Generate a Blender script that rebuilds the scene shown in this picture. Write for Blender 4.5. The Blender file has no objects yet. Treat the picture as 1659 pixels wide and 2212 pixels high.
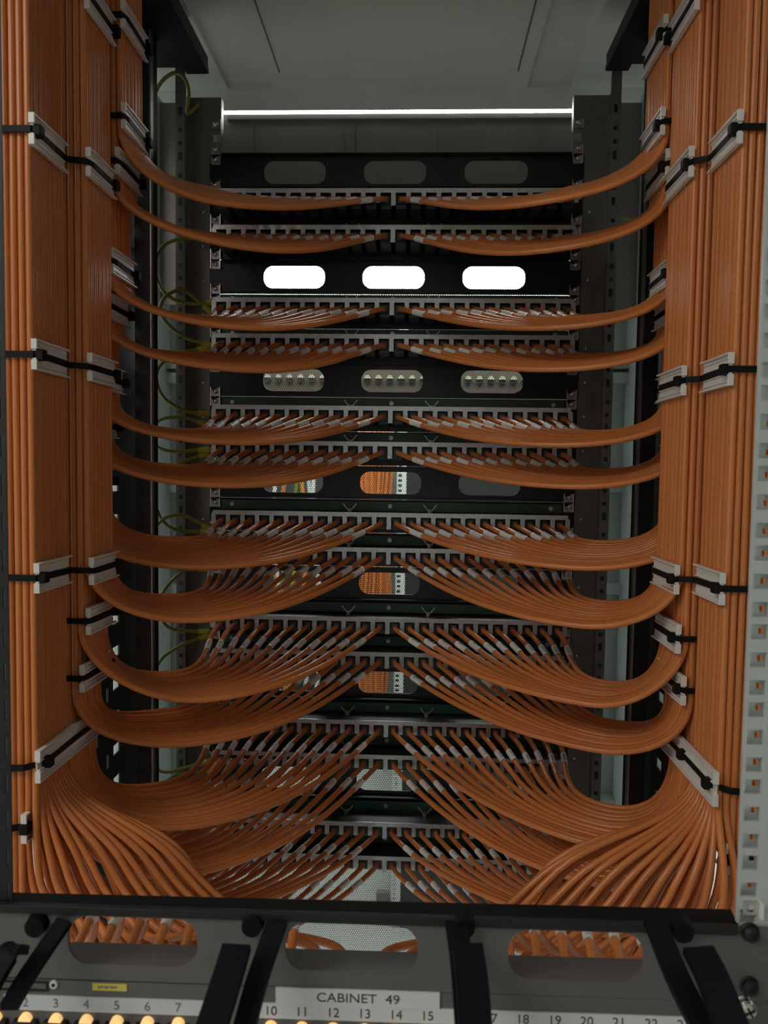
import bpy, bmesh, math, random
from mathutils import Vector, Matrix
random.seed(7)
S = bpy.context.scene
C = S.collection
# ------------------------------------------------------------------ camera (solved from the rack's 19 inch geometry)
CX, DN, DF, YAW, PIT, ROL, FPX = 0.0333, 0.4359, 1.0167, 0.0409, -0.0564, 0.0136, 1664.37
_cy, _sy, _cp, _sp = math.cos(YAW), math.sin(YAW), math.cos(PIT), math.sin(PIT)
FW = Vector((-_sy*_cp, _cy*_cp, _sp)); _R = Vector((_cy, _sy, 0)); _U = _R.cross(FW)
_c, _s = math.cos(ROL), math.sin(ROL)
RT = _c*_R + _s*_U; UP = -_s*_R + _c*_U
CAM = Vector((CX, 0, 0))
def ray(x, y): return FW + RT*((x-829.5)/FPX) - UP*((y-1106)/FPX)
def atY(x, y, Y): d = ray(x, y); return CAM + d*(Y/d.y)
def atX(x, y, X): d = ray(x, y); return CAM + d*((X-CX)/d.x)
def atZ(x, y, Z): d = ray(x, y); return CAM + d*(Z/d.z)
def pix(P): d = Vector(P)-CAM; z = d.dot(FW); return (829.5+FPX*d.dot(RT)/z, 1106-FPX*d.dot(UP)/z)
def zfor(X, Y, py):
    z = 0.0
    for _ in range(6):
        a = pix((X, Y, z))[1]; b = pix((X, Y, z+.01))[1]
        z += (py-a)/(b-a)*.01
    return z
cam = bpy.data.cameras.new('camera'); co = bpy.data.objects.new('camera', cam); C.objects.link(co)
co.matrix_world = Matrix(((RT.x, UP.x, -FW.x, CAM.x), (RT.y, UP.y, -FW.y, CAM.y), (RT.z, UP.z, -FW.z, CAM.z), (0, 0, 0, 1)))
cam.sensor_fit = 'HORIZONTAL'; cam.sensor_width = 36; cam.lens = 36*FPX/1659
cam.clip_start = .01; cam.clip_end = 50
cam.dof.use_dof = True; cam.dof.focus_distance = .80; cam.dof.aperture_fstop = 15
S.camera = co
# ------------------------------------------------------------------ light and exposure
S.view_settings.view_transform = 'Standard'; S.view_settings.look = 'None'
S.view_settings.gamma = 1; S.view_settings.use_curve_mapping = False
S.view_settings.exposure = 0.0
W = bpy.data.worlds.new('world'); S.world = W; W.use_nodes = True
W.node_tree.nodes['Background'].inputs[0].default_value = (.55, .62, .66, 1)
W.node_tree.nodes['Background'].inputs[1].default_value = .05
LAMP_FRONT, LAMP_AISLE, LAMP_FAR, FILL_SIDE = 6.4, 20.0, 12.0, 3.2
FRONT_POS = (-1.05, -.60)
# ------------------------------------------------------------------ materials
def mat(name, col, rough=.5, metal=0, noise=0, nscale=60, bump=0, spec=.5, emit=None, estr=0, trans=0):
    m = bpy.data.materials.new(name); m.use_nodes = True
    nt = m.node_tree; b = nt.nodes['Principled BSDF']
    b.inputs['Base Color'].default_value = (*col, 1)
    b.inputs['Roughness'].default_value = rough; b.inputs['Metallic'].default_value = metal
    b.inputs['Specular IOR Level'].default_value = spec
    if trans: b.inputs['Transmission Weight'].default_value = trans
    if emit: b.inputs['Emission Color'].default_value = (*emit, 1); b.inputs['Emission Strength'].default_value = estr
    if noise or bump:
        tc = nt.nodes.new('ShaderNodeTexCoord'); n = nt.nodes.new('ShaderNodeTexNoise')
        n.inputs['Scale'].default_value = nscale; n.inputs['Detail'].default_value = 5
        nt.links.new(tc.outputs['Object'], n.inputs['Vector'])
        if noise:
            mx = nt.nodes.new('ShaderNodeMix'); mx.data_type = 'RGBA'
            mx.inputs[6].default_value = (*[max(0, c*(1-noise)) for c in col], 1)
            mx.inputs[7].default_value = (*[min(1, c*(1+noise)) for c in col], 1)
            nt.links.new(n.outputs['Fac'], mx.inputs[0]); nt.links.new(mx.outputs[2], b.inputs['Base Color'])
        if bump:
            bp = nt.nodes.new('ShaderNodeBump'); bp.inputs['Strength'].default_value = bump; bp.inputs['Distance'].default_value = .001
            nt.links.new(n.outputs['Fac'], bp.inputs['Height']); nt.links.new(bp.outputs[0], b.inputs['Normal'])
    return m
def printed(name, col, ink, rough, vband, u0, u1, dens, uscale, strength):
    """uv.x = metres along the tube, uv.y = turn round it: small smudged print along one line"""
    m = mat(name, col, rough); nt = m.node_tree; b = nt.nodes['Principled BSDF']; L = nt.links
    uv = nt.nodes.new('ShaderNodeUVMap'); sp = nt.nodes.new('ShaderNodeSeparateXYZ'); L.new(uv.outputs[0], sp.inputs[0])
    def M(op, a, c=None, d=None):
        n = nt.nodes.new('ShaderNodeMath'); n.operation = op
        for i, v in enumerate((a, c, d)):
            if v is None: continue
            if isinstance(v, (int, float)): n.inputs[i].default_value = v
            else: L.new(v, n.inputs[i])
        return n.outputs[0]
    v = M('LESS_THAN', M('ABSOLUTE', M('SUBTRACT', M('FRACT', M('MULTIPLY', sp.outputs[1], 2)), .5)), vband)
    cmb = nt.nodes.new('ShaderNodeCombineXYZ')
    L.new(M('MULTIPLY', sp.outputs[0], uscale), cmb.inputs[0]); L.new(M('MULTIPLY', sp.outputs[1], 40), cmb.inputs[1])
    oi = nt.nodes.new('ShaderNodeObjectInfo'); L.new(M('MULTIPLY', oi.outputs['Random'], 50), cmb.inputs[2])
    n = nt.nodes.new('ShaderNodeTexNoise'); n.inputs['Scale'].default_value = 1; n.inputs['Detail'].default_value = 1
    L.new(cmb.outputs[0], n.inputs['Vector'])
    k = M('MULTIPLY', v, M('GREATER_THAN', n.outputs['Fac'], dens))
    if u1 > 0: k = M('MULTIPLY', k, M('MULTIPLY', M('GREATER_THAN', sp.outputs[0], u0), M('LESS_THAN', sp.outputs[0], u1)))
    k = M('MULTIPLY', k, strength)
    mx = nt.nodes.new('ShaderNodeMix'); mx.data_type = 'RGBA'
    mx.inputs[6].default_value = (*col, 1); mx.inputs[7].default_value = (*ink, 1)
    # every cable has its own slight tone
    hv = nt.nodes.new('ShaderNodeHueSaturation'); hv.inputs['Color'].default_value = (*col, 1)
    L.new(M('ADD', M('MULTIPLY', oi.outputs['Random'], .22), .88), hv.inputs['Value'])
    L.new(hv.outputs[0], mx.inputs[6])
    L.new(k, mx.inputs[0]); L.new(mx.outputs[2], b.inputs['Base Color'])
    return m
def mesh_door(name, col, pitch, hole):
    m = mat(name, col, .5, .3); nt = m.node_tree; L = nt.links
    tc = nt.nodes.new('ShaderNodeTexCoord'); sp = nt.nodes.new('ShaderNodeSeparateXYZ'); L.new(tc.outputs['Object'], sp.inputs[0])
    def M(op, a, c=None):
        n = nt.nodes.new('ShaderNodeMath'); n.operation = op
        for i, v in enumerate((a, c)):
            if v is None: continue
            if isinstance(v, (int, float)): n.inputs[i].default_value = v
            else: L.new(v, n.inputs[i])
        return n.outputs[0]
    def lattice(ox, oz):
        a = M('SUBTRACT', M('FRACT', M('ADD', M('DIVIDE', sp.outputs[0], pitch), 50+ox)), .5)
        c = M('MULTIPLY', M('SUBTRACT', M('FRACT', M('ADD', M('DIVIDE', sp.outputs[2], pitch*1.732), 50+oz)), .5), 1.732)
        return M('SQRT', M('ADD', M('MULTIPLY', a, a), M('MULTIPLY', c, c)))
    d = M('MINIMUM', lattice(0, 0), lattice(.5, .5))
    k = M('LESS_THAN', d, hole)
    t = nt.nodes.new('ShaderNodeBsdfTransparent'); ms = nt.nodes.new('ShaderNodeMixShader')
    L.new(k, ms.inputs[0]); L.new(nt.nodes['Principled BSDF'].outputs[0], ms.inputs[1]); L.new(t.outputs[0], ms.inputs[2])
    L.new(ms.outputs[0], nt.nodes['Material Output'].inputs[0])
    return m
ORANGE = (.63, .205, .058)
MT = dict(
 brown=mat('brown_grey_casing', (.085, .07, .055), .6, 0, .3, 30),
 cream=mat('cream_lit_half', (.42, .40, .30), .5),
 flange=mat('black_flange_paint', (.004, .004, .004), .7, spec=.15),
 cable=printed('orange_jacket', ORANGE, (.16, .05, .02), .34, .05, 0, 0, .56, 260, .55),
 sleeve=printed('white_sleeve', (.85, .80, .78), (.05, .05, .06), .5, .17, .004, .019, .50, 900, .85),
 black=mat('black_powder_coat', (.006, .006, .008), .55, .0, .2, 300),
 blackplate=mat('black_panel_steel', (.005, .006, .009), .38, .2, .2, 90),
 satin=mat('dark_grey_powder_coat', (.13, .125, .12), .42, .15, .08, 400, .15),
 zip=mat('black_nylon', (.006, .006, .007), .55, spec=.2),
 plastic=mat('black_ring_plastic', (.004, .004, .007), .6, spec=.15),
 saddle=mat('white_nylon', (.78, .74, .71), .32, 0, .08, 90),
 zinc=mat('galvanised_steel', (.36, .36, .36), .38, .85, .3, 240, .2),
 comb=mat('comb_zinc', (.46, .46, .47), .33, .8, .35, 320, .2),
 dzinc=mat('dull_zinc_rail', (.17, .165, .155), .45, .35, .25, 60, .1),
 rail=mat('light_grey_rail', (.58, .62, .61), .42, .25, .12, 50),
 pale=mat('pale_grey_paint', (.56, .64, .62), .45, 0, .05, 15),
 roof=mat('grey_roof_paint', (.74, .76, .71), .38, 0, .06, 20),
 header=mat('brown_grey_plate', (.21, .195, .18), .5, .1, .1, 10),
 pcb=mat('green_circuit_board', (.012, .05, .028), .45, 0, .3, 200),
 tray=mat('dark_tray_steel', (.07, .07, .072), .36, .6, .3, 120),
 jack=mat('jack_metal', (.05, .05, .055), .45, .4, .2, 100),
 earth=mat('earth_wire_green', (.20, .22, .035), .4, 0, .2, 90),
 lug=mat('earth_lug_yellow', (.42, .34, .03), .45),
 paper=mat('white_label', (.68, .69, .70), .5),
 strip=mat('number_strip', (.60, .62, .66), .45),
 ink=mat('label_ink', (.035, .035, .035), .6),
 inkgrey=mat('number_ink_grey', (.17, .17, .18), .6),
 yellow=mat('yellow_sticker', (.72, .60, .12), .5),
 chrome=mat('screw_steel', (.65, .62, .58), .22, .95, .2, 300),
 glow=mat('lit_port_shutter', (.9, .6, .25), .5, emit=(1, .62, .25), estr=.75),  # cream plastic, its glow put in as mild emission
 lamp_front=mat('front_lamp', (1, 1, 1), emit=(1, .94, .85), estr=LAMP_FRONT),
 fill_side=mat('side_fill_light', (1, 1, 1), emit=(.90, 1, .97), estr=FILL_SIDE),
 lamp_aisle=mat('aisle_lamp', (1, 1, 1), emit=(.93, 1, .93), estr=LAMP_AISLE),
 lamp_far=mat('far_lamp', (1, 1, 1), emit=(.93, .98, 1), estr=LAMP_FAR),
 wall=mat('room_wall_paint', (.70, .70, .68), .8, 0, .05, 3),
 darkwall=mat('dark_bounce_wall', (.12, .12, .12), .7, 0, .1, 5),
 floor=mat('raised_floor', (.38, .40, .38), .5, 0, .1, 3),
 opp=mat('opposite_rack_metal', (.05, .05, .05), .5, .3, .1, 10),
 oppwhite=mat('opposite_rack_white', (.75, .80, .76), .5, 0, .05, 5),
 door=mesh_door('perforated_door_steel', (.03, .03, .032), .0036, .45),
)
# ------------------------------------------------------------------ helpers
def tag(o, label=None, cat=None, group=None, kind=None):
    if label: o['label'] = label
    if cat: o['category'] = cat
    if group: o['group'] = group
    if kind: o['kind'] = kind
    return o
def link(name, me, m, parent=None, smooth=False):
    if m and not me.materials: me.materials.append(m)
    if smooth:
        for p in me.polygons: p.use_smooth = True
    o = bpy.data.objects.new(name, me); C.objects.link(o)
    if parent: o.parent = parent
    return o
def obj(name, bm, m, parent=None, smooth=False, recalc=True):
    if recalc: bmesh.ops.recalc_face_normals(bm, faces=bm.faces)
    me = bpy.data.meshes.new(name); bm.to_mesh(me); bm.free()
    return link(name, me, m, parent, smooth)
def thing(name, loc=(0, 0, 0)):
    o = bpy.data.objects.new(name, None); C.objects.link(o); o.location = loc; o.empty_display_size = .02
    return o
def rel(o, parent):
    """parent an object whose mesh is in world space to an empty that stands elsewhere"""
    o.parent = parent; o.matrix_parent_inverse = Matrix.Translation(parent.location).inverted(); return o
def box(bm, x0, x1, y0, y1, z0, z1, bev=0):
    r = bmesh.ops.create_cube(bm, size=1)
    for v in r['verts']:
        v.co = Vector(((x0+x1)/2+v.co.x*(x1-x0), (y0+y1)/2+v.co.y*(y1-y0), (z0+z1)/2+v.co.z*(z1-z0)))
    if bev:
        es = set(e for v in r['verts'] for e in v.link_edges)
        bmesh.ops.bevel(bm, geom=list(es), offset=bev, segments=2, affect='EDGES', profile=.6)
def bx(*a, bev=0):
    bm = bmesh.new(); box(bm, *a, bev=bev); return bm
def cyl(bm, p0, p1, r, n=16, r2=None):
    p0, p1 = Vector(p0), Vector(p1); d = p1-p0
    mt = Matrix.Translation((p0+p1)/2) @ d.to_track_quat('Z', 'Y').to_matrix().to_4x4()
    bmesh.ops.create_cone(bm, cap_ends=True, segments=n, radius1=r, radius2=r if r2 is None else r2, depth=d.length, matrix=mt)
def tube(bm, pts, r, n=8, uv=False, caps=True, u0=0.0):
    """round tube along a polyline, parallel-transported frame"""
    pts = [Vector(p) for p in pts]; N = len(pts)
    T = [(pts[min(i+1, N-1)]-pts[max(i-1, 0)]).normalized() for i in range(N)]
    ref = Vector((0, 0, 1)) if abs(T[0].z) < .9 else Vector((1, 0, 0))
    a = T[0].cross(ref).normalized(); rings = []; L = [u0]
    for i in range(N):
        if i:
            a = (a - T[i]*a.dot(T[i])).normalized(); L.append(L[-1]+(pts[i]-pts[i-1]).length)
        b = T[i].cross(a)
        rings.append([bm.verts.new(pts[i]+(a*math.cos(2*math.pi*k/n)+b*math.sin(2*math.pi*k/n))*r) for k in range(n)])
    lay = bm.loops.layers.uv.verify() if uv else None
    for i in range(N-1):
        for k in range(n):
            f = bm.faces.new((rings[i][k], rings[i][(k+1) % n], rings[i+1][(k+1) % n], rings[i+1][k]))
            if uv:
                for l, c in zip(f.loops, ((L[i], k/n), (L[i], (k+1)/n), (L[i+1], (k+1)/n), (L[i+1], k/n))): l[lay].uv = c
    if caps: bm.faces.new(rings[0]); bm.faces.new(list(reversed(rings[-1])))
def band(bm, pts, w, t, wdir=(0, 0, 1)):
    """flat strap along a polyline: w across (along wdir), t thick"""
    pts = [Vector(p) for p in pts]; N = len(pts); wd = Vector(wdir); rings = []
    for i in range(N):
        T = (pts[min(i+1, N-1)]-pts[max(i-1, 0)]).normalized()
        ww = (wd-T*wd.dot(T)).normalized(); nn = T.cross(ww)
        rings.append([bm.verts.new(pts[i]+ww*(sx*w/2)+nn*(sy*t/2)) for sx, sy in ((-1, -1), (1, -1), (1, 1), (-1, 1))])
    for i in range(N-1):
        for k in range(4): bm.faces.new((rings[i][k], rings[i][(k+1) % 4], rings[i+1][(k+1) % 4], rings[i+1][k]))
    bm.faces.new(rings[0]); bm.faces.new(list(reversed(rings[-1])))
def bez(p0, p1, p2, p3, n):
    return [p0*(1-t)**3+p1*3*t*(1-t)**2+p2*3*t*t*(1-t)+p3*t**3 for t in [i/n for i in range(n+1)]]
def crom(P, n=6):
    P = [Vector(p) for p in P]; P = [P[0]*2-P[1]]+P+[P[-1]*2-P[-2]]; out = []
    for i in range(1, len(P)-2):
        a, b, c, d = P[i-1:i+3]
        for j in range(n):
            t = j/n
            out.append(.5*((2*b)+(c-a)*t+(2*a-5*b+4*c-d)*t*t+(-a+3*b-3*c+d)*t**3))
    out.append(P[-2]); return out
def rrect(cx, cz, w, h, r, n=6):
    out = []
    for sx, sz, a0 in ((1, 1, 0), (-1, 1, 90), (-1, -1, 180), (1, -1, 270)):
        for i in range(n+1):
            a = math.radians(a0+90*i/n)
            out.append((cx+sx*(w/2-r)+r*math.cos(a), cz+sz*(h/2-r)+r*math.sin(a)))
    return out
def rect(x0, x1, z0, z1): return [(x0, z0), (x1, z0), (x1, z1), (x0, z1)]
def plate(outer, holes, y, t, plane='XZ'):
    """sheet with holes; plane XZ faces the camera (y = nearest face), plane YZ runs in depth (y = its X)"""
    bm = bmesh.new(); es = []
    def P(a, b): return (a, y, b) if plane == 'XZ' else (y, a, b)
    for loop in [outer]+holes:
        vs = [bm.verts.new(P(*p)) for p in loop]
        es += [bm.edges.new((vs[i], vs[(i+1) % len(vs)])) for i in range(len(vs))]
    bmesh.ops.triangle_fill(bm, use_beauty=True, use_dissolve=False, edges=es)
    r = bmesh.ops.extrude_face_region(bm, geom=list(bm.faces))
    off = Vector((0, t, 0)) if plane == 'XZ' else Vector((t, 0, 0))
    bmesh.ops.translate(bm, verts=[v for v in r['geom'] if isinstance(v, bmesh.types.BMVert)], vec=off)
    return bm
def gplate(x0, x1, z0, z1, holes, y, t, plane='XZ'):
    """sheet with rectangular holes given as (xa, xb, za, zb), cut on a grid"""
    holes = [h for h in holes if h[0] > x0 and h[1] < x1 and h[2] > z0 and h[3] < z1]
    def cuts(v):
        v = sorted(v); o = [v[0]]
        for q in v[1:]:
            if q-o[-1] > 1e-5: o.append(q)
        return o
    xs = cuts([x0, x1]+[h[0] for h in holes]+[h[1] for h in holes]); zs = cuts([z0, z1]+[h[2] for h in holes]+[h[3] for h in holes])
    bm = bmesh.new()
    V = [[bm.verts.new((x, y, z) if plane == 'XZ' else (y, x, z)) for z in zs] for x in xs]
    for i in range(len(xs)-1):
        for j in range(len(zs)-1):
            cx, cz = (xs[i]+xs[i+1])/2, (zs[j]+zs[j+1])/2
            if any(h[0] < cx < h[1] and h[2] < cz < h[3] for h in holes): continue
            bm.faces.new((V[i][j], V[i+1][j], V[i+1][j+1], V[i][j+1]))
    r = bmesh.ops.extrude_face_region(bm, geom=list(bm.faces))
    bmesh.ops.translate(bm, verts=[v for v in r['geom'] if isinstance(v, bmesh.types.BMVert)], vec=(0, t, 0) if plane == 'XZ' else (t, 0, 0))
    bmesh.ops.delete(bm, geom=[v for v in bm.verts if not v.link_faces], context='VERTS')
    return bm
def text(name, s, size, loc, m, parent, xscale=1.0):
    cu = bpy.data.curves.new(name, 'FONT'); cu.body = s; cu.size = size; cu.align_x = 'CENTER'; cu.align_y = 'CENTER'; cu.extrude = .0001
    to = bpy.data.objects.new(name, cu); C.objects.link(to)
    dg = bpy.context.evaluated_depsgraph_get(); me = bpy.data.meshes.new_from_object(to.evaluated_get(dg))
    bpy.data.objects.remove(to)
    me.transform(Matrix.Translation(loc) @ Matrix.Rotation(math.pi/2, 4, 'X') @ Matrix.Scale(xscale, 4, (1, 0, 0)))
    return link(name, me, m, parent)
def dup(root, loc, label=None):
    r = root.copy(); C.objects.link(r); r.location = loc
    if label: r['label'] = label
    for ch in list(root.children):
        c = ch.copy(); C.objects.link(c); c.parent = r
    return r
ORD = ['', 'first', 'second', 'third', 'fourth', 'fifth', 'sixth', 'seventh', 'eighth', 'ninth', 'tenth', 'eleventh', 'twelfth', 'thirteenth', 'fourteenth', 'fifteenth', 'sixteenth', 'seventeenth', 'eighteenth', 'nineteenth', 'twentieth']
U = .04445
ZM = [.3811-3*U*i for i in range(7)]              # centres of the manager panels
ZC = [.3419-3*U*(i//2)-U*(i % 2) for i in range(14)]  # comb bars
YC = DF-.048
PITCH = .0186
# ------------------------------------------------------------------ the room
def struct(name, bm, m): return tag(obj(name, bm, m), kind='structure')
FL, CE = -1.40, .95
struct('floor', bx(-2.5, 2.5, -2, 6, FL-.05, FL), MT['floor'])
struct('ceiling', bx(-2.5, 2.5, -2, 6, CE, CE+.05), MT['wall'])
struct('wall_left', bx(-2.55, -2.5, -2, 6, FL, CE), MT['wall'])
struct('wall_right', bx(1.95, 2.0, -2, 6, FL, CE), MT['darkwall'])  # unseen wall, made dark to cut bounce light on the left bundles
struct('wall_back', bx(-2.5, 2.5, 6, 6.05, FL, CE), MT['wall'])
struct('wall_front', bx(-2.5, 2.5, -1.65, -1.6, FL, CE), MT['wall'])
def lamp(label, x, y, w, d, m):
    t = thing('ceiling_light', (x, y, CE-.03))
    tag(t, label, 'ceiling light')
    obj('frame', bx(-w/2-.02, w/2+.02, -d/2-.02, d/2+.02, .004, .03), MT['pale'], t)
    obj('diffuser', bx(-w/2, w/2, -d/2, d/2, -.002, .005), m, t)
lamp('ceiling light panel in the aisle before the open cabinet', FRONT_POS[0], FRONT_POS[1], .9, .9, MT['lamp_front'])
lamp('ceiling light panel seen as a bright line above the cabinet back', 0, 2.08, 1.6, .5, MT['lamp_aisle'])
lamp('glaring ceiling light seen through three slots', 0, 3.575, 2.4, 1.29, MT['lamp_far'])
for s_, n_ in ((-1, 'left'), (1, 'right')): lamp('added fill light panel above the %s side, out of view' % n_, s_*1.55, 1.0, .5, 1.3, MT['fill_side'])  # unseen side lights, added to brighten the rear posts
# ------------------------------------------------------------------ cabinet shell
RZ = .56; YB = 1.19
roof_lip = atY(850, 235, 1.172).z; head_top = atY(850, 245, YB).z
beads = []
for xa, xb in ((492, 590), (1137, 1232)):
    a = atZ(xa, 192, RZ); b = atZ(xb, 192, RZ); beads.append((a.x, b.x, a.y))
bm = bmesh.new(); xs_ = [-.40]+[v for b in beads for v in b[:2]]+[.40]
for q in (0, 2, 4): box(bm, xs_[q], xs_[q+1], .38, 1.175, RZ, RZ+.004)
for b in beads:
    box(bm, b[0], b[1], b[2], 1.175, RZ, RZ+.004)
    box(bm, b[0]-.001, b[1]+.001, .38, b[2], RZ+.008, RZ+.010)
    for x in b[:2]: box(bm, x-.001, x+.001, .38, b[2], RZ+.004, RZ+.010)
    box(bm, b[0], b[1], b[2]-.001, b[2]+.001, RZ+.004, RZ+.010)
box(bm, -.40, .40, 1.172, 1.176, roof_lip, RZ)
struct('trim_1', bm, MT['roof'])
for n, xa in enumerate((612, 1112)):
    a = atZ(xa, 180, RZ); struct('trim_%d' % (n+4), bx(a.x-.001, a.x+.001, .36, 1.12, RZ-.0012, RZ), MT['header'])
# rear header with its faint seams and the perforated door below it
bm = bmesh.new(); box(bm, -.40, .40, YB, YB+.004, .39, head_top)
struct('trim_6', bm, MT['header'])
bm = bmesh.new()
for px in (548, 742, 766, 945, 968, 1170): p = atY(px, 290, YB); box(bm, p.x-.0008, p.x+.0008, YB-.0025, YB, .405, head_top-.012)
box(bm, -.26, .26, YB-.006, YB, head_top-.010, head_top-.004)
struct('trim_7', bm, MT['header'])
bm = bmesh.new(); box(bm, -.36, .36, YB+.01, YB+.012, FL+.1, .395)
struct('door_1', bm, MT['door'])
for n, s in enumerate((-1, 1)):
    nm = 'left' if s < 0 else 'right'
    a, b = sorted((s*.40, s*.404))
    # rear frame: round-edged corner post, pale back sheet and its cross bars
    a, b = sorted((s*.40, s*.335))
    struct('trim_%d' % (8+n), bx(a, b, 1.07, 1.15, FL+.05, .52, bev=.008), MT['pale'])
    a, b = sorted((s*.34, s*.27))
    struct('trim_%d' % (10+n), bx(a, b, 1.15, 1.16, FL+.05, .52), MT['pale'])
    bm = bmesh.new()
    for py in (515, 592, 788, 818, 1052, 1270, 1500, 1730, 1940):
        z = zfor(s*.33, 1.14, py); a, b = sorted((s*.375, s*.26)); box(bm, a, b, 1.125, 1.15, z-.0075, z+.0075, bev=.0012)
    struct('trim_%d' % (12+n), bm, MT['pale'])
    # dark gusset behind the top of the rail
    a, b = sorted((s*.40, s*.262)); zt = zfor(s*.3, 1.1, 222)
    struct('trim_%d' % (14+n), bx(a, b, 1.10, 1.104, zt-.28, zt), MT['header'])
    # black door gasket post with its bright edge
    x1 = .2815 if s < 0 else .2905
    a, b = sorted((s*x1, s*(x1+.017)))
    struct('trim_%d' % (16+n), bx(a, b, .90, .93, FL+.05, .55), MT['black'])
    a, b = sorted((s*(x1-.0022), s*x1))
    struct('trim_%d' % (18+n), bx(a, b, .902, .91, FL+.05, .55), MT['zinc'])
    # perforated side rail behind the bundles
    holes = []
    z = -.62
    while z < .5:
        holes += [(.805, .822, z, z+.016), (.845, .852, z+.004, z+.020), (.865, .885, z+.012, z+.024)]
        z += .0385
    bm = gplate(.79, .957, -.66, .55, holes, s*.315, .002, 'YZ')
    struct('trim_%d' % (20+n), bm, MT['black'])
    # black cable entry frame under the roof
    xi = -.236 if s < 0 else .259
    bm = bmesh.new(); a, b = sorted((s*.40, xi)); yend = atZ(400, 146, .50).y
    box(bm, a, b, .40, yend, .50, .512); a, b = sorted((xi, xi+s*.028)); box(bm, a, b, .40, yend+.004, .494, .50)
    a, b = sorted((s*.40, xi+s*.03)); box(bm, a, b, .40, yend, .512, .555)
    t = obj('cable_entry_frame', bm, MT['black'])
    tag(t, 'black cable entry frame under the cabinet roof, upper %s corner' % nm, 'cable entry frame', 'cable entry frames under the roof')
# ------------------------------------------------------------------ far vertical rails and cage nuts
def far_rail(s, nm):
    t = thing('rack_rail', (s*.2325, DF, 0))
    tag(t, 'dull zinc rack rail with square holes, %s of the far panels' % nm, 'rack rail', 'far rack rails')
    holes = []; zt = .477
    zz = [ZM[0]+U*(1.0)-U*i for i in range(24)]
    for z in zz:
        for d in (-.015875, 0, .015875):
            if z+d < zt-.01: holes.append((s*.2325-.00475, s*.2325+.00475, z+d-.00475, z+d+.00475))
    a, b = sorted((s*.2265, s*.2725))
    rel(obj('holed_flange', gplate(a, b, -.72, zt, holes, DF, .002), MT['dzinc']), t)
    a, b = sorted((s*.2265, s*.2275))
    rel(obj('inner_lip', bx(a, b, DF+.002, DF+.012, -.72, zt), MT['zinc']), t)
    # narrower perforated strip standing proud on the outer side
    a, b = sorted((s*.2705, s*.283)); holes = []; z = .455; i = 0; cxx = (a+b)/2
    while z > -.70:
        hh = .0026 if i % 3 else .0052; holes.append((cxx-.0024, cxx+.0024, z-hh, z+hh)); z -= .0165 if i % 3 else .024; i += 1
    rel(obj('perforated_strip', gplate(a, b, -.72, .509, holes, DF-.012, .002), MT['dzinc']), t)
    a, b = sorted((s*.2705, s*.2722))
    rel(obj('strip_web', bx(a, b, DF-.010, DF, -.72, .477), MT['zinc']), t)
    rel(obj('strip_backing', bx(*sorted((s*.272, s*.282)), DF-.004, DF-.002, -.72, .50), MT['tray']), t)
    rv = None
    for i in range(-4, 14):
        z = zfor(s*.252, DF, 755+73.7*i-2)
        if z > .45: continue
        bm = bmesh.new(); bmesh.ops.create_uvsphere(bm, u_segments=10, v_segments=6, radius=.0022)
        bmesh.ops.scale(bm, vec=(1, .6, 1), verts=bm.verts)
        rv = obj('hole_light_bead', bm, MT['chrome'], smooth=True); rv.location = (s*.250, DF, z); rel(rv, t)  # shiny beads stand in for light coming through small rail holes
    return t
far_rail(-1, 'left'); far_rail(1, 'right')
nut0 = None; nuts = 0
zs = []
for i in range(24):
    zu = ZM[0]+U-U*i
    for d in (.015875, -.015875): zs.append(zu+d)
for s, nm in ((-1, 'left'), (1, 'right')):
    n = 0
    for z in zs:
        n += 1
        if z < -.56: continue
        lab = '%s square cage nut down the far %s rack rail' % (('%d%s' % (n, 'th' if 10 <= n % 100 <= 20 else {1: 'st', 2: 'nd', 3: 'rd'}.get(n % 10, 'th'))), nm)
        if nut0 is None:
            nut0 = thing('cage_nut', (s*.2325, DF, z))
            bm = plate(rrect(0, 0, .0125, .0125, .0012, 2), [rrect(0, 0, .0062, .0062, .0031, 5)], -.0035, .0035)
            obj('nut_body', bm, MT['zinc'], nut0)
            bm = bmesh.new(); cyl(bm, (0, -.005, 0), (0, .001, 0), .0026, 12); obj('screw_tip', bm, MT['chrome'], nut0, True)
            bm = bmesh.new(); box(bm, .0058, .0066, -.006, 0, -.006, .006); box(bm, -.0066, -.0058, -.006, 0, -.006, .006); obj('spring_cage', bm, MT['chrome'], nut0)
            nut0['category'] = 'cage nut'; nut0['group'] = 'cage nuts in the far rack rails'; nut0['label'] = lab
        else: dup(nut0, (s*.2325, DF, z), lab)
# ------------------------------------------------------------------ far manager panels (three slots each)
man0 = None
for i, z in enumerate(ZM):
    lab = {0: 'black three-slot manager panel, topmost, behind the upper comb bars', 1: 'black three-slot panel whose slots glare white', 2: 'black three-slot panel with a row of round sockets behind it',
           3: 'black three-slot panel with an orange bundle behind its middle slot, fourth from top', 4: 'black three-slot panel below the eighth comb bar from top', 5: 'black three-slot panel below the tenth comb bar from top', 6: 'lowest black three-slot panel, below the twelfth comb bar'}[i]
    if man0 is None:
        man0 = thing('cable_manager_panel', (0, DF, z))
        h = U/2-.0005
        bm = plate(rect(-.2413, .2413, -h, h), [rrect(k*.1297, 0, .0805, .029, .0125) for k in (-1, 0, 1)], -.0015, .0015)
        obj('slotted_plate', bm, MT['blackplate'], man0)
        bm = bmesh.new(); box(bm, -.224, .224, -.011, -.0016, h-.0015, h-.0003); box(bm, -.224, .224, -.011, -.0016, -h+.0003, -h+.0015)
        obj('folded_flange', bm, MT['blackplate'], man0)
        tag(man0, lab, 'cable manager panel', 'far three-slot cable manager panels')
    else: dup(man0, (0, DF, z), lab)
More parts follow.
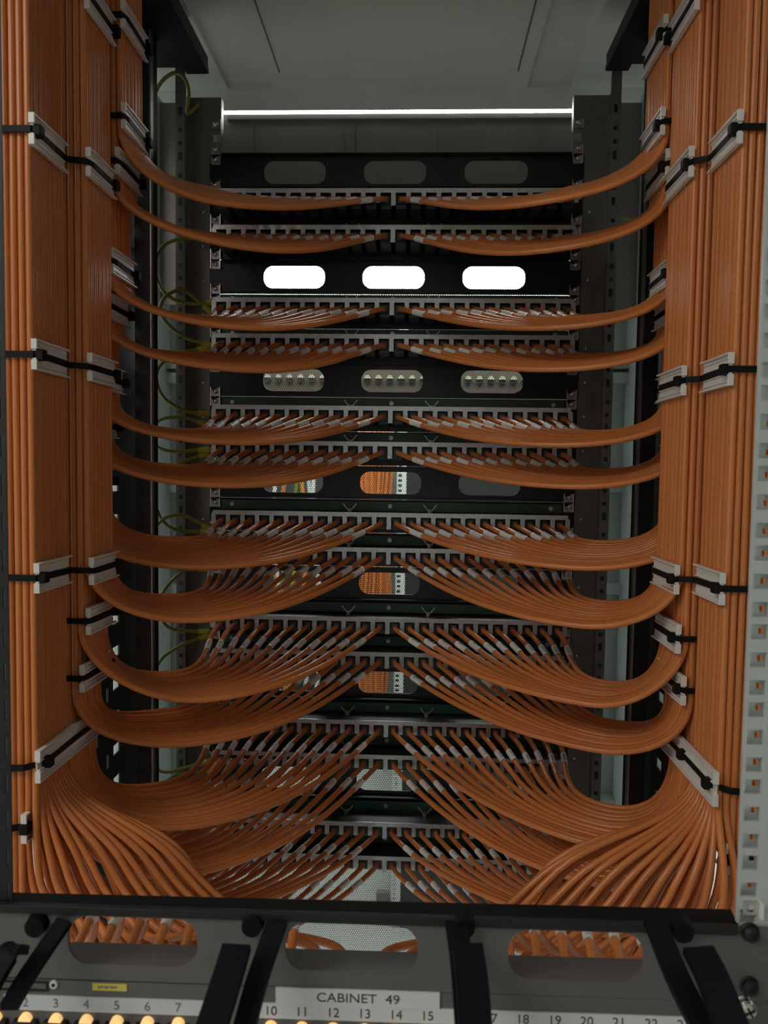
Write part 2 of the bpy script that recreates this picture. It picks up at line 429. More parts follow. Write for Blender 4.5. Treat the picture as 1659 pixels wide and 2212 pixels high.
# ------------------------------------------------------------------ far patch panels with cable comb
pp0 = None
for i, z in enumerate(ZC):
    lab = 'patch panel back with silver comb bar, %s from the top' % ORD[i+1]
    if pp0 is None:
        t = pp0 = thing('patch_panel', (0, DF, z-.005))
        obj('face_plate', bx(-.2413, .2413, 0, .0015, -U/2+.0004, U/2-.0004), MT['blackplate'], t)
        obj('circuit_board', bx(-.222, .222, -.012, -.0105, .0075, .0195), MT['pcb'], t)
        obj('tray', bx(-.2225, .2225, -.0475, -.001, .004, .0052), MT['tray'], t)
        outer = [(-.2235, .0075), (.2235, .0075), (.2235, .0035)]
        for k in range(24, -1, -1):
            x = (k-12)*PITCH; w = .0028; dz = -.0135 if k == 12 else -.010
            outer += [(x+w, .002), (x+w, dz), (x-w, dz), (x-w, .002)]
        outer = [p for p in outer if abs(p[0]) < .2262]
        obj('comb_bar', plate(outer, [], -.049, .0014), MT['comb'], t)
        jm = bmesh.new(); box(jm, -.0065, .0065, -.040, -.002, -.014, .003, bev=.0008); box(jm, -.004, .004, -.046, -.040, -.009, .0005, bev=.0008)
        bmesh.ops.recalc_face_normals(jm, faces=jm.faces)
        jme = bpy.data.meshes.new('jack'); jm.to_mesh(jme); jm.free()
        for k in range(24):
            j = link('jack', jme, MT['jack'], t); j.location = ((k-11.5)*PITCH, 0, -.001)
        for x in (-.052, .052):
            bm = bmesh.new(); cyl(bm, (x, -.022, .0055), (x, -.022, .011), .003, 10)
            band(bm, [(x-.002, -.022, .009), (x-.0085, -.022, .017)], .0035, .0012, (0, 1, 0)); band(bm, [(x+.002, -.022, .009), (x+.0085, -.022, .017)], .0035, .0012, (0, 1, 0))
            obj('wing_nut', bm, MT['zinc'], t)
        for x in (-.208, 0, .208):
            bm = bmesh.new(); cyl(bm, (x, -.014, .014), (x, -.012, .014), .0028, 14); o = obj('standoff', bm, MT['zinc'], t)
        tag(t, lab, 'patch panel', 'far patch panels seen from the back')
    else: dup(pp0, (0, DF, z-.005), lab)
# ------------------------------------------------------------------ cables
RC = .0031
BX = {-1: dict(x=(-.275, -.256, -.247), y=((.612, .667), (.673, .727), (.731, .787))),
       1: dict(x=(.285, .270, .2665), y=((.634, .691), (.698, .764), (.772, .838)))}
def layer(s, blk, j, k):     # blk 0..2, j = layer from the inside, k = 1..12 from the camera
    x = BX[s]['x'][blk]+s*(RC+.0062*j+(.0004 if k % 2 else 0)); y0, y1 = BX[s]['y'][blk]
    return x, y0+RC+(y1-y0-2*RC)*(k-1)/11
#        left: B1, B12, join y for the cable from the centre and for the outermost one; then right
ROWS = [
 ((470, 438), (430, 402), 275, 300,  (1160, 438), (1240, 405), 285, 305),
 ((540, 536), (450, 505), 392, 432,  (1180, 541), (1240, 512), 400, 440),
 ((500, 706), (420, 684), 590, 615,  (1225, 706), (1280, 683), 600, 625),
 ((520, 799), (420, 766), 690, 715,  (1230, 797), (1285, 768), 695, 715),
 ((500, 956), (400, 931), 855, 862,  (1215, 961), (1290, 934), 865, 868),
 ((500, 1049), (400, 1008), 945, 940, (1235, 1051), (1300, 1018), 955, 945),
 ((470, 1225), (405, 1164), 1115, 1062, (1235, 1226), (1290, 1172), 1125, 1070),
 ((440, 1339), (385, 1288), 1218, 1190, (1250, 1351), (1300, 1302), 1235, 1205),
 ((450, 1511), (370, 1455), 1366, 1340, (1270, 1521), (1310, 1476), 1388, 1362),
 ((440, 1604), (365, 1535), 1500, 1484, (1280, 1619), (1320, 1560), 1512, 1490),
 ((430, 1783), (335, 1697), 1650, 1585, (1285, 1826), (1310, 1743), 1690, 1630),
 ((420, 1887), (330, 1800), 1730, 1660, (1265, 1905), (1300, 1835), 1740, 1690),
 ((400, 1995), (320, 1900), 1790, 1730, (1260, 2010), (1300, 1930), 1800, 1740),
 ((395, 2085), (315, 1995), 1850, 1790, (1255, 2100), (1300, 2020), 1860, 1800),
]
def lerp(a, b, t): return a+(b-a)*t
def far_path(s, r, k):
    """r 0..13, k 1..12 from the centre: slot -> sagging loop -> side bundle -> up"""
    row = ROWS[r][:4] if s < 0 else ROWS[r][4:]
    t = (k-1)/11
    blk = 2 if r < 7 else 1; j = r if r < 7 else r-7
    X, Y = layer(s, blk, j, k)
    jz = zfor(X, Y, lerp(row[2], row[3], t))
    base = (.80 if r < 7 else .755 if r < 10 else .72)
    dB = lerp(base, base+.085, t)
    te = t**1.15
    B = atY(lerp(row[0][0], row[1][0], te), lerp(row[0][1], row[1][1], te), dB)
    B.y += ((k*37) % 5-2)*.0008
    z = ZC[r]
    x0 = s*(k-.5)*PITCH
    P0 = Vector((x0, DF-.036, z-.0095)); P1 = Vector((x0+s*.0015, YC-.004, z-.0115))
    P1.x += random.uniform(-.0008, .0008)
    dist = (B-P1).length
    T = Vector((s*.90, -.44, 0)).normalized()
    dr = (B-P1).normalized(); drop = (P1.z-B.z)
    d0 = (Vector((s*.40, -.85, -.30)).normalized()*.55+dr*.45).normalized()
    a = bez(P1, P1+d0*min(.30*dist, .07), B-T*min(.38*dist, .11), B, 14)
    J = Vector((X, Y, jz)); d2 = (J-B).length
    h = min(max((jz-B.z)*(.75 if r < 7 else .36 if r == 8 else .56), .02), .12)
    b = bez(B, B+T*(d2*.42), J-Vector((0, 0, h)), J, 12)
    top = [Vector((X, Y, lerp(jz, .60, q))) for q in (.25, .6, 1)]
    return [P0, P1*.35+P0*.65]+a+b[1:]+top
def near_path(s, n, k):
    """cables of the near panels: back of a near port -> down and out to the side -> up the nearest block"""
    X, Y = layer(s, 0, n, 13-k)
    z = -.333-.044*n-(.016 if k < 3 else 0); x0 = s*(k-.5)*.0184; t = (k-1)/11
    P0 = Vector((x0, DN+.045, z)); P1 = Vector((x0+s*.001, DN+.072, z+.004))
    jz = zfor(X, Y, (1690 if s < 0 else 1725)-(1-t)*(60 if s < 0 else 70)+n*12)
    J = Vector((X, Y, jz))
    qx = s*lerp(.165 if s < 0 else .150, abs(X)-.004, t**1.05) + s*(.0048 if s < 0 else .0068)*n
    Q = Vector((qx, lerp(.655, .612, t)+.007*n, -.347+random.uniform(-.004, .004)))
    M = Vector((lerp(x0, qx, .45), lerp(.625, .585, t), -.390-.03*n+.012*t))
    D = (M-J).normalized(); D = (Vector((-s*lerp(.62 if s < 0 else .80, .10, t), 0, -.72))).normalized()
    d1 = (J-Q).length; d2 = (Q-M).length; d3 = (M-P1).length
    E = Vector((-s*.80*(1-t)-s*.1, -.30, -.05)).normalized()
    a = bez(P1, P1+Vector((0, d3*.42, d3*(.20 if k > 2 else -.1))), M+E*(d3*.30), M, 9)
    b = bez(M, M-E*(d2*.35), Q+D*(d2*.35), Q, 6)
    c = bez(Q, Q-D*(d1*.36), J-Vector((0, 0, d1*.34)), J, 12)
    top = [Vector((X, Y, lerp(jz, .60, q))) for q in (.2, .45, .75, 1)]
    return [P0]+a+b[1:]+c[1:]+top
def straight_path(s, n, k):
    X, Y = layer(s, 0, n, k); w = random.uniform(-.0008, .0008)
    return [Vector((X+w*math.sin(i*1.3), Y, lerp(-.62, .60, i/14))) for i in range(15)]
def along(pts, s0, s1, n=6):
    L = [0]
    for i in range(1, len(pts)): L.append(L[-1]+(pts[i]-pts[i-1]).length)
    out = []
    for q in range(n+1):
        t = lerp(s0, s1, q/n)
        for i in range(1, len(pts)):
            if L[i] >= t: out.append(pts[i-1].lerp(pts[i], (t-L[i-1])/(L[i]-L[i-1]))); break
    return out
stuff_cable = bmesh.new(); stuff_sleeve = bmesh.new()
def cable(pts, label, group, sleeve_at, individual=True):
    if individual:
        bm = bmesh.new(); tube(bm, pts, RC, 10, uv=True)
        o = obj('network_cable', bm, MT['cable'], smooth=True, recalc=False)
        tag(o, label, 'cable', group)
        if sleeve_at:
            bm = bmesh.new(); tube(bm, along(pts, sleeve_at, sleeve_at+.023), RC*1.17, 12, uv=True)
            obj('marker_sleeve', bm, MT['sleeve'], o, smooth=True, recalc=False)
    else:
        tube(stuff_cable, pts, RC, 8, uv=True)
        if sleeve_at: tube(stuff_sleeve, along(pts, sleeve_at, sleeve_at+.023), RC*1.17, 10, uv=True)
for r in range(14):
    for s, nm in ((-1, 'left'), (1, 'right')):
        for k in range(1, 13):
            lab = 'orange cable leaving the %s slot %s of centre on the %s comb from the top' % (ORD[k], nm, ORD[r+1])
            cable(far_path(s, r, k), lab, 'orange cables from the far comb bars', .048+random.uniform(-.004, .004)+(.006 if r > 6 else 0)+.002*(k > 8), r < 11)
for s, nm in ((-1, 'left'), (1, 'right')):
    for n in (0, 1):
        for k in range(1, 13):
            cable(near_path(s, n, k), 'orange cable of the near %s fan, running to the %s near port %s of centre' % (nm, ORD[k], nm),
                  'orange cables fanning down to the near panel', .040+random.uniform(-.002, .006), n == 0)
    for n in (2, 3, 4, 5, 6):
        for k in (1, 2, 3):
            cable(straight_path(s, n, k), 'straight orange cable, nearest %s bundle, %s row outward, %s from the front' % (nm, ORD[n-1], ORD[k]),
                  'straight orange cables in the nearest bundles', None)
o = obj('network_cables', stuff_cable, MT['cable'], smooth=True, recalc=False)
tag(o, 'mass of orange cables from the lowest three comb bars and behind the fans', 'cables', kind='stuff')
obj('marker_sleeves', stuff_sleeve, MT['sleeve'], o, smooth=True, recalc=False)['kind'] = 'stuff'
# ------------------------------------------------------------------ white saddles and black zip ties on the bundles
def surf(s, blk, j): return BX[s]['x'][blk]+s*(.0062*j)-s*(.0003+(.0030 if blk == 1 and j else 0))
def saddle(s, blk, j, py, label, y0=None, y1=None, zz=None, hgt=.0245, gap=False):
    a, b = BX[s]['y'][blk]; y0 = a-.002 if y0 is None else y0; y1 = b+.003 if y1 is None else y1
    X = surf(s, blk, j); z = zfor(X, y0, py) if zz is None else zz; hgt *= 1.08 if s > 0 else 1.0
    t = thing('cable_saddle', (X, y0, z)); n = -s      # n points to the middle of the cabinet
    L = y1-y0; bm = bmesh.new()
    def seg(x0, x1, ya, yb, za, zb):
        p, q = sorted((n*x0, n*x1)); box(bm, p, q, ya, yb, za, zb, bev=.0003)
    h = hgt/2
    seg(0, .0016, 0, L-.003, .0028, h); seg(0, .0016, 0, L-.003, -h, -.0028); seg(0, .0008, 0, L-.004, -.003, .003)
    o1 = obj('base_plate', bm, MT['saddle'], t)
    for sg in (1, -1):
        bm = bmesh.new()
        for zz0, zz1, hh in ((h-.0014, h, .0042), (h-.0045, h-.0034, .0028), (.0028, .0040, .0030)):
            za, zb = sorted((sg*zz0, sg*zz1)); seg(.0012, hh, 0, L if zz1 == h else L-.0045, za, zb)
        obj('ribbed_lip', bm, MT['saddle'], t)
    bm = bmesh.new(); seg(-.0006, .0042, -.0016, .0004, .0042, h); seg(-.0006, .0042, -.0016, .0004, -h, -.0042)
    obj('end_tab', bm, MT['saddle'], t)
    tag(t, label, 'cable saddle', 'white cable saddles on the bundles')
    return z
def tie(pts, heads, label):
    t = thing('zip_tie', pts[0])
    bm = bmesh.new(); band(bm, pts, .0052, .0014); rel(obj('strap', bm, MT['zip']), t)
    for h in heads:
        h = Vector(h); bm = bmesh.new(); box(bm, h.x-.0040, h.x+.0040, h.y-.0042, h.y+.0042, h.z-.0045, h.z+.0045, bev=.0012)
        rel(obj('head', bm, MT['zip']), t)
    tag(t, label, 'zip tie', 'black zip ties on the bundles')
for s, nm in ((-1, 'left'), (1, 'right')):
    x1, x2, x3 = BX[s]['x']; (a0, a1), (b0, b1), (c0, c1) = BX[s]['y']; n = -s; g = .0030
    pairs = ((278, 0), (765, 1), (1249, 2)) if s < 0 else ((274, 0), (797, 1), (1272, 2))
    words = ('upper', 'middle', 'lower')
    for py, w in pairs:
        z = saddle(s, 0, 0, py, 'white ribbed saddle on the nearest %s bundle, %s one' % (nm, words[w]))
        saddle(s, 1, 0, 0, 'white ribbed saddle on the second %s bundle, beside the %s tie' % (nm, words[w]), zz=z-.002)
        X1 = surf(s, 0, 0); X2 = surf(s, 1, 0)
        P = [(X1+s*.05, a0-.0015, z+.001), (X1+s*.02, a0-.0020, z), (X1+n*.0005, a0-.0022, z), (X1+n*g, a0+.006, z), (X1+n*g, a1-.006, z-.001), (X1+n*g*1.3, a1+.0005, z-.001), (X2+n*0, b0-.0025, z-.0015), (X2+n*g, b0+.006, z-.002), (X2+n*g, b1-.004, z-.002), (X2-n*.002, b1+.004, z-.002)]
        hd = [(X1+n*.004, a0+.003, z)]+([(X2+n*.004, b0+.004, z-.002)] if s > 0 else [(X2+n*.003, b1-.001, z-.002)])
        tie(P, hd, 'long black zip tie round both front %s bundles, %s one' % (nm, words[w]))
    for r, py in ((8, 1342 if s < 0 else 1380), (9, 1466 if s < 0 else 1492)):
        j = r-7; z = saddle(s, 1, j, py, 'white saddle where the cables of the %s comb join the second %s bundle' % (ORD[r+1], nm))
        X = surf(s, 1, j)
        tie([(X+s*.018, b0-.002, z), (X, b0-.003, z), (X+n*g, b0+.006, z), (X+n*g, b1-.003, z-.001), (X, b1+.004, z-.001)], [(X+n*.004, (b1 if s < 0 else b0+.006), z-.0005)],
            'short black zip tie above the %s loop on the %s side' % (ORD[r+1], nm))
    ys = (32, 250, 347, 562, 655, 812, 915, 1040) if s < 0 else (62, 262, 352, 585, 660, 830, 930, 1060)
    jj = (0, 0, 1, 2, 3, 4, 5, 6)
    for q, (py, j) in enumerate(zip(ys, jj)):
        lab = 'white saddle on the rearmost %s bundle, %s from the top' % (nm, ORD[q+1])
        z = saddle(s, 2, j, py, lab); X = surf(s, 2, j)
        tie([(X+s*.02, c0-.002, z), (X, c0-.0032, z), (X+n*g, c0+.007, z), (X+n*g, c1-.003, z-.001), (X-n*.002, c1+.005, z-.001)], [(X+n*.004, (c1+.001 if s < 0 else c0+.006), z-.0005)],
            'black zip tie on the rearmost %s bundle, %s from the top' % (nm, ORD[q+1]))
    # saddle cut off by the picture's top edge, second bundle
    py = -12; z = saddle(s, 1, 0, py, 'white saddle on the second %s bundle at the very top' % nm)
    X = surf(s, 1, 0); tie([(X+s*.018, b0-.002, z), (X, b0-.003, z), (X+n*g, b0+.006, z), (X+n*g, b1, z)], [(X+n*.004, b1, z)], 'black zip tie on the second %s bundle at the very top' % nm)
    # long saddle above the fans
    py = 1652 if s < 0 else 1700
    X = surf(s, 0, 0); z = zfor(X, a0, py)
    saddle(s, 0, 0, 0, 'long white saddle above the %s cable fan' % nm, y0=a0-.004, y1=b1+.006, zz=z, hgt=.027)
    tie([(X+s*.06, a0-.003, z-.004), (X+s*.01, a0-.005, z-.001), (X+n*g, a0+.006, z), (X+n*g, (a0+b1)/2, z+.001), (X+n*g, b1, z), (X, b1+.008, z)],
        [(X+n*.004, a0+.008, z)]+([(X+n*.004, (a1+b0)/2+.01, z+.001)] if s > 0 else []), 'long black zip tie above the %s cable fan' % nm)
    # small one holding the straight cables lower down
    py = 1785 if s < 0 else 1850
    X = surf(s, 0, 2); z = zfor(X, a0, py)
    saddle(s, 0, 2, 0, 'small white saddle half hidden behind the %s cable fan' % nm, y0=a0-.004, y1=a0+.02, zz=z)
    tie([(X+s*.05, a0-.003, z), (X+s*.01, a0-.005, z), (X+n*g, a0+.002, z), (X+n*g, a0+.02, z)], [(X+n*.002, a0-.003, z)], 'black zip tie beside the lower %s cable fan' % nm)
# ------------------------------------------------------------------ yellow-green earth wires
WIRES = [
 ([(322, 290), (325, 235), (345, 182), (375, 158), (398, 168), (408, 200), (405, 245), (430, 225)], 'looping over the top of the far left rail'),
 ([(448, 655), (400, 655), (355, 632), (335, 580), (345, 540), (375, 520), (440, 514)], 'arching from the third comb to the second'),
 ([(440, 742), (400, 728), (362, 700), (346, 668), (360, 638), (398, 628), (442, 662)], 'arching from the fourth comb to the third'),
 ([(432, 893), (400, 888), (355, 860), (338, 820), (345, 790), (380, 765), (430, 755)], 'arching from the fifth comb up to the fourth'),
 ([(432, 912), (400, 902), (350, 905), (322, 932), (335, 960), (370, 975), (432, 972)], 'looping from the fifth comb down to the sixth'),
 ([(432, 985), (395, 998), (345, 1030), (330, 1062), (345, 1115), (380, 1145), (436, 1148)], 'looping from the sixth comb down to the seventh'),
 ([(440, 1135), (400, 1114), (358, 1118), (330, 1150), (340, 1195), (380, 1218), (432, 1222)], 'looping from the seventh comb down to the eighth'),
 ([(430, 1230), (390, 1238), (352, 1280), (348, 1330), (370, 1358), (432, 1364)], 'looping from the eighth comb down to the ninth'),
 ([(434, 1378), (390, 1395), (350, 1422), (332, 1462), (345, 1500), (430, 1500)], 'looping below the ninth comb'),
 ([(430, 1585), (345, 1585), (318, 1620), (328, 1650), (360, 1668), (430, 1650)], 'looping round beside the twelfth comb'),
 ([(440, 1665), (380, 1675), (330, 1720), (315, 1800), (316, 1860), (350, 1890), (440, 1886)], 'running down to the lowest combs'),
]
for pts, w in WIRES:
    P = crom([atY(x, y, 1.0-.02*math.sin(math.pi*i/(len(pts)-1))) for i, (x, y) in enumerate(pts)], 7)
    bm = bmesh.new(); tube(bm, P, .0024, 8)
    o = obj('earth_wire', bm, MT['earth'], smooth=True); tag(o, 'yellow-green earth wire %s' % w, 'earth wire', 'earth wires beside the far left rail')
    for e, d in ((P[0], P[0]-P[2]), (P[-1], P[-1]-P[-3])):
        if abs(d.x) < abs(d.z): continue
        d = d.normalized(); bm = bmesh.new(); cyl(bm, e-d*.002, e+d*.011, .0034, 10, .0042)
        band(bm, [e+d*.010, e+d*.016], .006, .002, (0, 0, 1)); obj('yellow_lug', bm, MT['lug'], o)
# two short ones seen past the right rail
for pts, w in (([(1345, 470), (1372, 480), (1385, 498)], 'short piece behind the upper right loops'),):
    P = crom([atY(x, y, 1.05) for x, y in pts]); bm = bmesh.new(); tube(bm, P, .0024, 8)
    tag(obj('earth_wire', bm, MT['earth'], smooth=True), 'yellow-green earth wire, %s' % w, 'earth wire')
# ------------------------------------------------------------------ near rails
t = thing('rack_rail', (.2265, DN, 0)); tag(t, 'light grey rack rail with square holes at the right edge, nearest the viewer', 'rack rail')
holes = []; zb = -.2825
for i in range(-3, 22):
    for d in (-.015875, 0, .015875):
        z = zb+U*i+d; holes.append((.2230, .2322, z-.0043, z+.0043))
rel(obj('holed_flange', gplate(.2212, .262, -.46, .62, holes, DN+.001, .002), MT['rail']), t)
holes = []
for i in range(-3, 22):
    for d in (-.015875, 0, .015875): z = zb+U*i+d+.001; holes.append((.2296, .2330, z-.0035, z))
rel(obj('inner_return', gplate(.2256, .2420, -.46, .62, holes, DN+.0075, .001), MT['rail']), t)
t = thing('rack_rail', (-.2085, DN, 0)); tag(t, 'black rack rail with narrow slits at the left edge, nearest the viewer', 'rack rail')
holes = []; z = -.44
while z < .6: holes.append((-.2068, -.2056, z, z+.012)); z += .0222
rel(obj('slit_flange', gplate(-.262, -.2034, -.46, .62, holes, DN+.001, .001), MT['black']), t)
rel(obj('pale_backing', bx(-.214, -.2045, DN+.0025, DN+.0035, -.46, .62), MT['rail']), t)
# cage nut and screws at the near right
def screw(p, r, m, label, ring=False):
    t = thing('rack_screw', p); tag(t, label, 'screw', 'screws holding the near panels')
    bm = bmesh.new(); cyl(bm, (0, -.004, 0), (0, 0, 0), r, 24, r); bmesh.ops.create_uvsphere(bm, u_segments=20, v_segments=10, radius=r*.98, matrix=Matrix.Translation((0, -.004, 0)) @ Matrix.Diagonal((1, .45, 1, 1)))
    obj('screw_head', bm, m, t, True)
    bm = bmesh.new()
    for a in (.5, .5+math.pi/2):
        c, s_ = math.cos(a), math.sin(a)
        band(bm, [(-c*r*.55, -.004-r*.42, -s_*r*.55), (c*r*.55, -.004-r*.42, s_*r*.55)], .0011, .0008, (-s_, 0, c))
    obj('cross_recess', bm, MT['black'], t)
    bm = bmesh.new(); cyl(bm, (0, -.0006, 0), (0, .0006, 0), r*1.3, 24); obj('washer', bm, m, t, True)
def onp(x, y, d=0): return atY(x, y, DN-.002-d)
screw(onp(1619, 2013), .0042, MT['black'], 'upper black screw at the right end of the near slotted panel')
screw(onp(1617, 2128), .0042, MT['black'], 'lower black screw at the right end of the near slotted panel')
screw(onp(1611, 2172), .0050, MT['chrome'], 'shiny steel screw at the lower right corner')
p = onp(1625, 1966); t = thing('cage_nut', p); tag(t, 'silver cage nut in the light grey rail just above the near panel', 'cage nut')
bm = plate(rrect(0, 0, .0088, .0082, .001, 2), [rrect(0, 0, .005, .005, .0025, 5)], .002, .003); obj('nut_body', bm, MT['chrome'], t)
bm = bmesh.new(); box(bm, .0046, .0058, -.002, .004, -.0045, .0045); obj('spring_ear', bm, MT['saddle'], t)
# ------------------------------------------------------------------ near slotted manager panel with cable rings
ZN = -.2825; t = thing('cable_manager_panel', (0, DN, ZN)); t.rotation_euler.y = -.007
tag(t, 'large dark grey slotted panel nearest the viewer, with black cable rings', 'cable manager panel')
h = U/2-.0002
out = [(-.2413, -h), (.2380, -h), (.2413, -h+.002), (.2413, h-.004), (.2385, h), (-.2413, h)]
obj('slotted_plate', plate(out, [rrect(k*.1297, .0022, .0775, .0295, .0125) for k in (-1, 0, 1)], -.002, .002), MT['satin'], t)
bm = bmesh.new(); vs = [[bm.verts.new(p) for p in ((-.2225, 0, zz), (.2215, 0, zz), (.2235, .014, zz), (-.2225, .009, zz))] for zz in (h-.0005, h+.0015)]
bm.faces.new(vs[0]); bm.faces.new(vs[1][::-1])
for i in range(4): bm.faces.new((vs[0][i], vs[0][(i+1) % 4], vs[1][(i+1) % 4], vs[1][i]))
obj('top_flange', bm, MT['flange'], t)
obj('front_edge', bx(-.2225, .2205, -.0045, .0, h-.0035, h+.0016, bev=.0008), MT['black'], t)
obj('bottom_flange', bx(-.2225, .2225, 0, .020, -h, -h+.0012), MT['satin'], t)
# rings: foot, upper leg coming forward, slanted front bar
def ring(foot, strut, bar, w, nlab):
    f = atY(foot[0], foot[1], DN-.002); par = thing('ring_tmp', (0, 0, 0))
    bm = bmesh.new()
    cyl(bm, f+Vector((0, .001, 0)), f-Vector((0, .006, 0)), .0068, 20, .0058)
    P = [atY(x, y, Y) for x, y, Y in strut]; band(bm, crom(P, 5), w*.75, .0040, (1, 0, 0))
    P = [atY(x, y, Y) for x, y, Y in bar]; band(bm, crom(P, 5), w, .0045, (1, 0, 0))
    bpy.data.objects.remove(par)
    o = obj('cable_ring', bm, MT['plastic']); rel(o, t)
ring((84, 1988), [(140, 1985, DN-.004), (95, 2050, .415), (55, 2110, .395), (20, 2170, .375)], [(60, 2048, .402), (25, 2050, .398), (-5, 2090, .390), (-60, 2190, .37)], .0125, 1)
ring((548, 1990), [(600, 1990, DN-.004), (575, 2060, .415), (552, 2130, .395), (525, 2230, .372)], [(512, 2044, .403), (492, 2110, .385), (452, 2235, .358)], .0155, 2)
ring((1003, 1995), [(985, 1995, DN-.004), (995, 2060, .415), (1002, 2130, .395), (1010, 2230, .372)], [(1010, 2046, .405), (1020, 2120, .385), (1028, 2235, .360)], .0165, 3)
ring((1470, 2008), [(1415, 1995, DN-.004), (1440, 2060, .415), (1470, 2130, .395), (1520, 2230, .372)], [(1508, 2056, .403), (1540, 2120, .387), (1585, 2235, .360)], .0165, 4)
# ------------------------------------------------------------------ near patch panel with numbers and lit ports
ZP = -.3270; t = thing('patch_panel', (0, DN, ZP)); t.rotation_euler.y = -.009
tag(t, 'grey patch panel at the bottom edge with port numbers and CABINET 49 label', 'patch panel')
obj('face_plate', bx(-.2413, .2413, -.002, 0, -U/2, U/2-.0003), MT['satin'], t)
obj('housing', bx(-.222, .222, 0, .036, -.02, U/2-.001), MT['satin'], t)
rim = zfor(0, DN, 2112)-ZP
obj('black_slot_frame', plate(rect(-.2413, -.1805, .0150, .0210), [rect(-.240, -.1818, .0160, .0200)], -.0028, .0008), MT['black'], t)
p = onp(118, 2119); bm = bmesh.new(); cyl(bm, (p.x, -.0035, p.z-ZP), (p.x, -.002, p.z-ZP), .0024, 20); o = obj('ring_fastener', bm, MT['paper'], t, False)
bm = bmesh.new(); cyl(bm, (p.x, -.0039, p.z-ZP), (p.x, -.003, p.z-ZP), .0011, 14); obj('fastener_hole', bm, MT['black'], o)
a = onp(201, 2118); b = onp(275, 2136)
o = obj('yellow_sticker', bx(a.x, b.x, -.0026, -.0019, b.z-ZP, a.z-ZP), MT['yellow'], t)
bm = bmesh.new()
for i in range(9):
    x = a.x+.0035+i*.00135; box(bm, x, x+.0008+.0003*(i % 2), -.0028, -.0025, b.z-ZP+.0012+.0004*(i % 3), a.z-ZP-.0014)
obj('sticker_print', bm, MT['inkgrey'], o)
zs0 = zfor(0, DN, 2198)-ZP; zs1 = zfor(0, DN, 2166)-ZP
so = obj('number_strip', bx(-.2075, -.075, -.0030, -.0019, zs0, zs1), MT['strip'], t)
s2 = obj('number_strip', bx(-.062, .2105, -.0030, -.0019, zs0, zs1), MT['paper'], t)
for n in range(1, 25):
    if n in (8, 9, 16): continue
    X = -.001+.0184*(n-12.5)
    text('port_number', str(n), .0078, (X, -.0031, (zs0+zs1)/2), MT['inkgrey'] if n < 8 else MT['ink'], so if n < 8 else s2)
a = onp(597, 2133); b = onp(950, 2172)
lo = obj('cabinet_label', bx(a.x, b.x, -.0034, -.0022, zs1-.0002, zs1+.0100), MT['paper'], t)
text('label_text', 'CABINET  49', .0078, (a.x+.0485, -.0035, zs1+.0049), MT['ink'], lo, 1.12)
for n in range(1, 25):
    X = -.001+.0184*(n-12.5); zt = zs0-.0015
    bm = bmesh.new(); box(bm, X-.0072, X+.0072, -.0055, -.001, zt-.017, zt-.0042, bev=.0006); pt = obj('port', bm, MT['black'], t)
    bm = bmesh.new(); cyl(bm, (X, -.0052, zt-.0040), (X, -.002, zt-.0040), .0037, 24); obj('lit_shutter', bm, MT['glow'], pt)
# ------------------------------------------------------------------ opposite rack, seen in pieces through slots and the perforated door
YO = 2.30
def ox(px, py=1100): return atY(px, py, YO)
t = thing('opposite_rack', (0, YO, FL)); tag(t, 'dark rack standing across the aisle, seen through the slots', 'rack')
xr = ox(864).x; zt = .47
rel(obj('side_frame', bx(xr+.02, xr+.62, YO-.02, YO, FL, zt), MT['opp']), t)
rel(obj('back_panel', bx(-1.1, xr+.7, YO+.35, YO+.36, FL, zt), MT['opp']), t)
rel(obj('base', bx(-1.1, xr+.7, YO, YO+.35, FL, FL+.05), MT['opp']), t)
z0, z1 = atY(700, 2130, YO).z, atY(700, 1600, YO).z
holes = []; z = z0+.01
while z < zt-.01: holes.append((xr-.006, xr+.005, z, z+.0085)); z += .0150
rel(obj('holed_rail', gplate(xr-.010, xr+.018, FL+.03, zt, holes, YO-.022, .004), MT['oppwhite']), t)
rel(obj('lower_white_panel', bx(-.85, xr+.08, YO+.01, YO+.02, z0-.25, z1), MT['oppwhite']), t)
xa, xb = ox(824).x, ox(852).x
bm = bmesh.new(); box(bm, xa, xb, YO-.01, YO+.01, atY(800, 1925, YO).z-.16, atY(800, 1925, YO).z); rel(obj('small_device', bm, MT['header']), t)
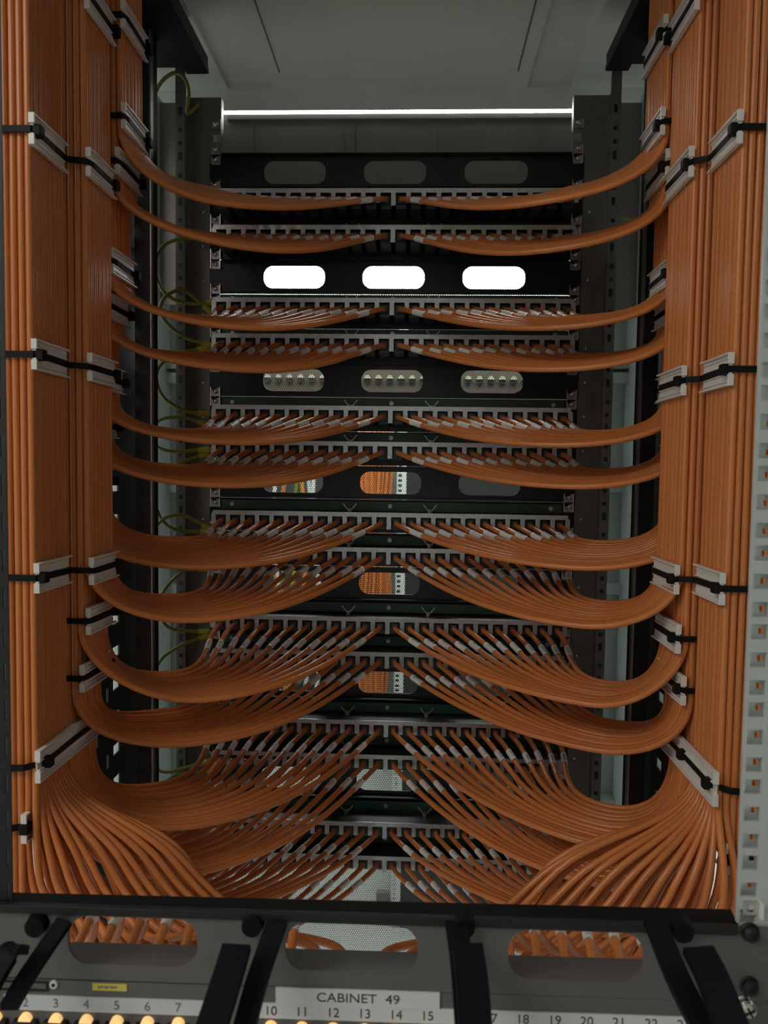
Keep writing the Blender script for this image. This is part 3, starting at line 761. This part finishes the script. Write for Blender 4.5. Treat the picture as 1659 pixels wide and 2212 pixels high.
rel(obj('grey_panel', bx(ox(843).x, xr-.010, YO+.02, YO+.03, z1, .05), MT['pale']), t)
# upright cables in that rack
for i, px in enumerate(range(778, 846, 7)):
    bm = bmesh.new(); X = ox(px+2).x
    tube(bm, [(X+.006*math.sin(q*.7+i*.4), YO-.03+.004*(i % 2), lerp(-.78, .12, q/16)) for q in range(17)], .0052, 8)
    tag(obj('network_cable', bm, MT['cable'], smooth=True), 'upright orange cable in the rack across the aisle, %s from left of its bundle' % ORD[i+1], 'cable', 'orange cables in the rack across the aisle')
for i, (px, m) in enumerate(((600, 'saddle'), (607, 'cable'), (622, 'earth'), (634, 'lug'), (645, 'cable'), (672, 'pale'), (683, 'saddle'))):
    bm = bmesh.new(); X = ox(px).x
    tube(bm, [(X+.02*math.sin(q*.5+i)+.012*q/10, YO-.03, lerp(-.75, .16, q/14)) for q in range(15)], .006, 8)
    cn = {'saddle': 'white', 'cable': 'orange', 'earth': 'green', 'lug': 'yellow', 'pale': 'grey'}[m]
    tag(obj('network_cable', bm, MT[m], smooth=True), '%s cable hanging behind the left slot of the fourth three-slot panel, %s from left' % (cn, ORD[i+1]), 'cable')
# socket strip behind the third panel's slots
zc = atY(850, 826, YO).z
t = thing('socket_strip', (0, YO-.04, zc)); tag(t, 'socket strip with a row of round sockets, seen through the third panel slots', 'socket strip')
obj('strip_body', bx(-.62, .50, 0, .03, -.055, .05), MT['brown'], t)
for i in range(34):
    x = -.60+i*.0325
    bm = bmesh.new(); cyl(bm, (x, -.006, .004), (x, 0, .004), .011, 16); so = obj('socket', bm, MT['tray'], t)
    bm = bmesh.new()
    vs = [bm.verts.new((x+.009*math.cos(math.pi*q/8), -.0068, .006+.009*math.sin(math.pi*q/8))) for q in range(9)]; bm.faces.new(vs)
    rr = bmesh.ops.extrude_face_region(bm, geom=list(bm.faces)); bmesh.ops.translate(bm, verts=[v for v in rr['geom'] if isinstance(v, bmesh.types.BMVert)], vec=(0, -.003, 0))
    obj('socket_lit_half', bm, MT['cream'], so)  # lit half of each round socket, built as a cream half-disc
